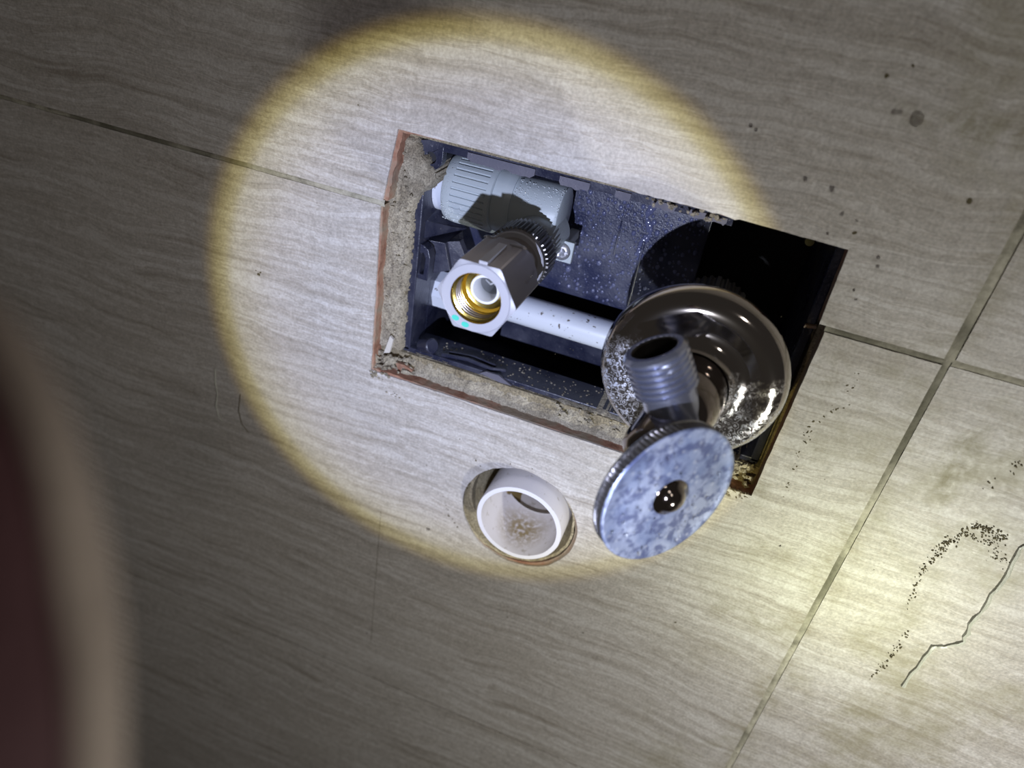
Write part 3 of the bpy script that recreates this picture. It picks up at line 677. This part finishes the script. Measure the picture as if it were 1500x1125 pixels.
# handle disc
HC = Vector((75.5, 28.2, 77.2)); HN = Vector((.72, .05, .69)).normalized(); HRr = 25.2
hd = G().lathe(HC, HN, [(-8.5, 9), (-8.2, 15), (-6.8, 20), (-5.6, 23.4), (-5.2, 24.5), (-4.7, 24.8), (-4.3, 24.6), (-4.2, 24.0)], 160, caps=True, mi=0)
hd = hd.build('handle', M['chrome_plain'], va, sharp=50, label='round chrome handle disc with pale lime and painted blue torch reflection')
def kn2(k, tt, r, th): return r*(1+.012*(1 if (th*90/(2*pi)) % 1 < .5 else -1)) if -4.25 < tt < -.85 else r
g = G().lathe(HC, HN, [(-4.3, 23.6), (-4.2, 24.1), (-.9, 24.3), (-.8, 24.5)], 360, kn2, caps=False); g.build('knurled_edge', M['knurl'], hd)
g = G().lathe(HC, HN, [(-.9, 24.4), (-.4, 24.9), (0, 24.7), (.1, 24.0), (-.3, 23.2), (-.2, 18), (0, 11), (.2, 7.5), (.4, 0.01)], 128, caps=False); g.build('handle_face', M['chrome_face'], hd, sharp=60)
g = G().lathe(HC, HN, [(.1, 6.6), (.9, 6.2), (1.1, 5.0), (2.4, 4.4), (3.4, 3.2), (4.0, 1.6), (4.15, .01)], 48, caps=False); g.build('handle_cap', M['chrome_dark'], hd, sharp=60)
hu = HN.cross(Vector((0, 0, 1))).normalized(); hv_ = HN.cross(hu)
g = G()
for i in range(70):
    a = R.uniform(0, 2*pi); rr = 22.5*sqrt(R.random()); 
    if rr < 7: continue
    p = HC + HN*.1 + hu*rr*cos(a) + hv_*rr*sin(a); g.blob(p, R.uniform(.25, .7), lat=6, lon=8)
g.build('handle_water_beads', M['water'], va, kind='stuff')

# ------------------------------------------------------------------ PVC drain stub
dr = thing('drain_pipe', (17.4, -66.5, -50), 'short white plastic drain stub in the round hole below the box', 'pipe')
g = G(); n = 72
wob = lambda k, t_, r, th: r+.12*noise.noise(Vector((cos(th)*3, sin(th)*3, t_*.4)))
g.lathe((17.4, -66.5, 0), (0, 0, 1), [(-60, 20.9), (-20, 20.9), (9.3, 20.9), (9.6, 20.7)], n, wob, caps=False, mi=0)
g.lathe((17.4, -66.5, 0), (0, 0, 1), [(9.6, 20.7), (9.7, 18.6)], n, wob, caps=False, mi=1)
g.lathe((17.4, -66.5, 0), (0, 0, 1), [(9.7, 18.6), (9.3, 18.4), (-22, 18.3), (-22.6, 17.9)], n, wob, caps=False, mi=0)
g.build('pipe_wall', [M['pvc'], M['pvc_rim']], dr, sharp=50)
g = G(); g.lathe((17.8, -67.5, 0), (-.06, .22, 1), [(-60, 15), (-24, 16.2), (-21, 17.2), (-20.5, 18.3)], 56, caps=False); g.build('inner_socket', M['brown_muck'], dr)
g = G(); g.lathe((17.4, -66.5, -58), (0, 0, 1), [(0, 18), (3, 18)], 40); g.build('muck', M['brown_muck'], dr)

# ------------------------------------------------------------------ out-of-focus sleeve close to the lens
cp = Vector((68.18, 171.27, 266.45)); rt = Vector((.93007, .15087, -.33496)); dn = Vector((.30114, -.83534, .45991)); fw = Vector((-.21042, -.52862, -.82236))
SS = .42
sc_ = cp + (fw*112 + rt*(-96) + dn*60)*SS
sl = thing('jacket_sleeve', tuple(sc_ + dn*20), 'blurred dark maroon sleeve with its lit edge painted beige at the left border', 'sleeve')
def sleeve(a0, a1, off, na, name, mat, t0=-1.0):
    g = G(); vs = []; nt_ = 48
    for i in range(nt_+1):
        s_ = t0 + (.45-t0)*i/nt_; y = s_*82*SS
        rr = 33.5*sqrt(max(0, 1-min(0, s_)**2)) if s_ < 0 else 33.5+s_*2
        for j in range(na+1):
            a = a0+(a1-a0)*j/na
            k = rr + off + (1.6*noise.noise(Vector((cos(a)*1.2, sin(a)*1.2, s_*3))))*min(1, rr/20)
            vs.append(sc_ + dn*y + rt*k*SS*cos(a) + fw*k*SS*sin(a))
    g.add(vs, [(i*(na+1)+j, i*(na+1)+j+1, (i+1)*(na+1)+j+1, (i+1)*(na+1)+j) for i in range(nt_) for j in range(na)], 0, True)
    o = g.build(name, mat, sl); sd = o.modifiers.new('thickness', 'SOLIDIFY'); sd.thickness = .0012; return o
sleeve(0, 2*pi, 0, 48, 'sleeve_cloth', M['cloth'], -.9999)
sleeve(radians(-9), radians(38), 1.0, 14, 'sleeve_lit_edge', M['cloth_lit_edge'], -.99)
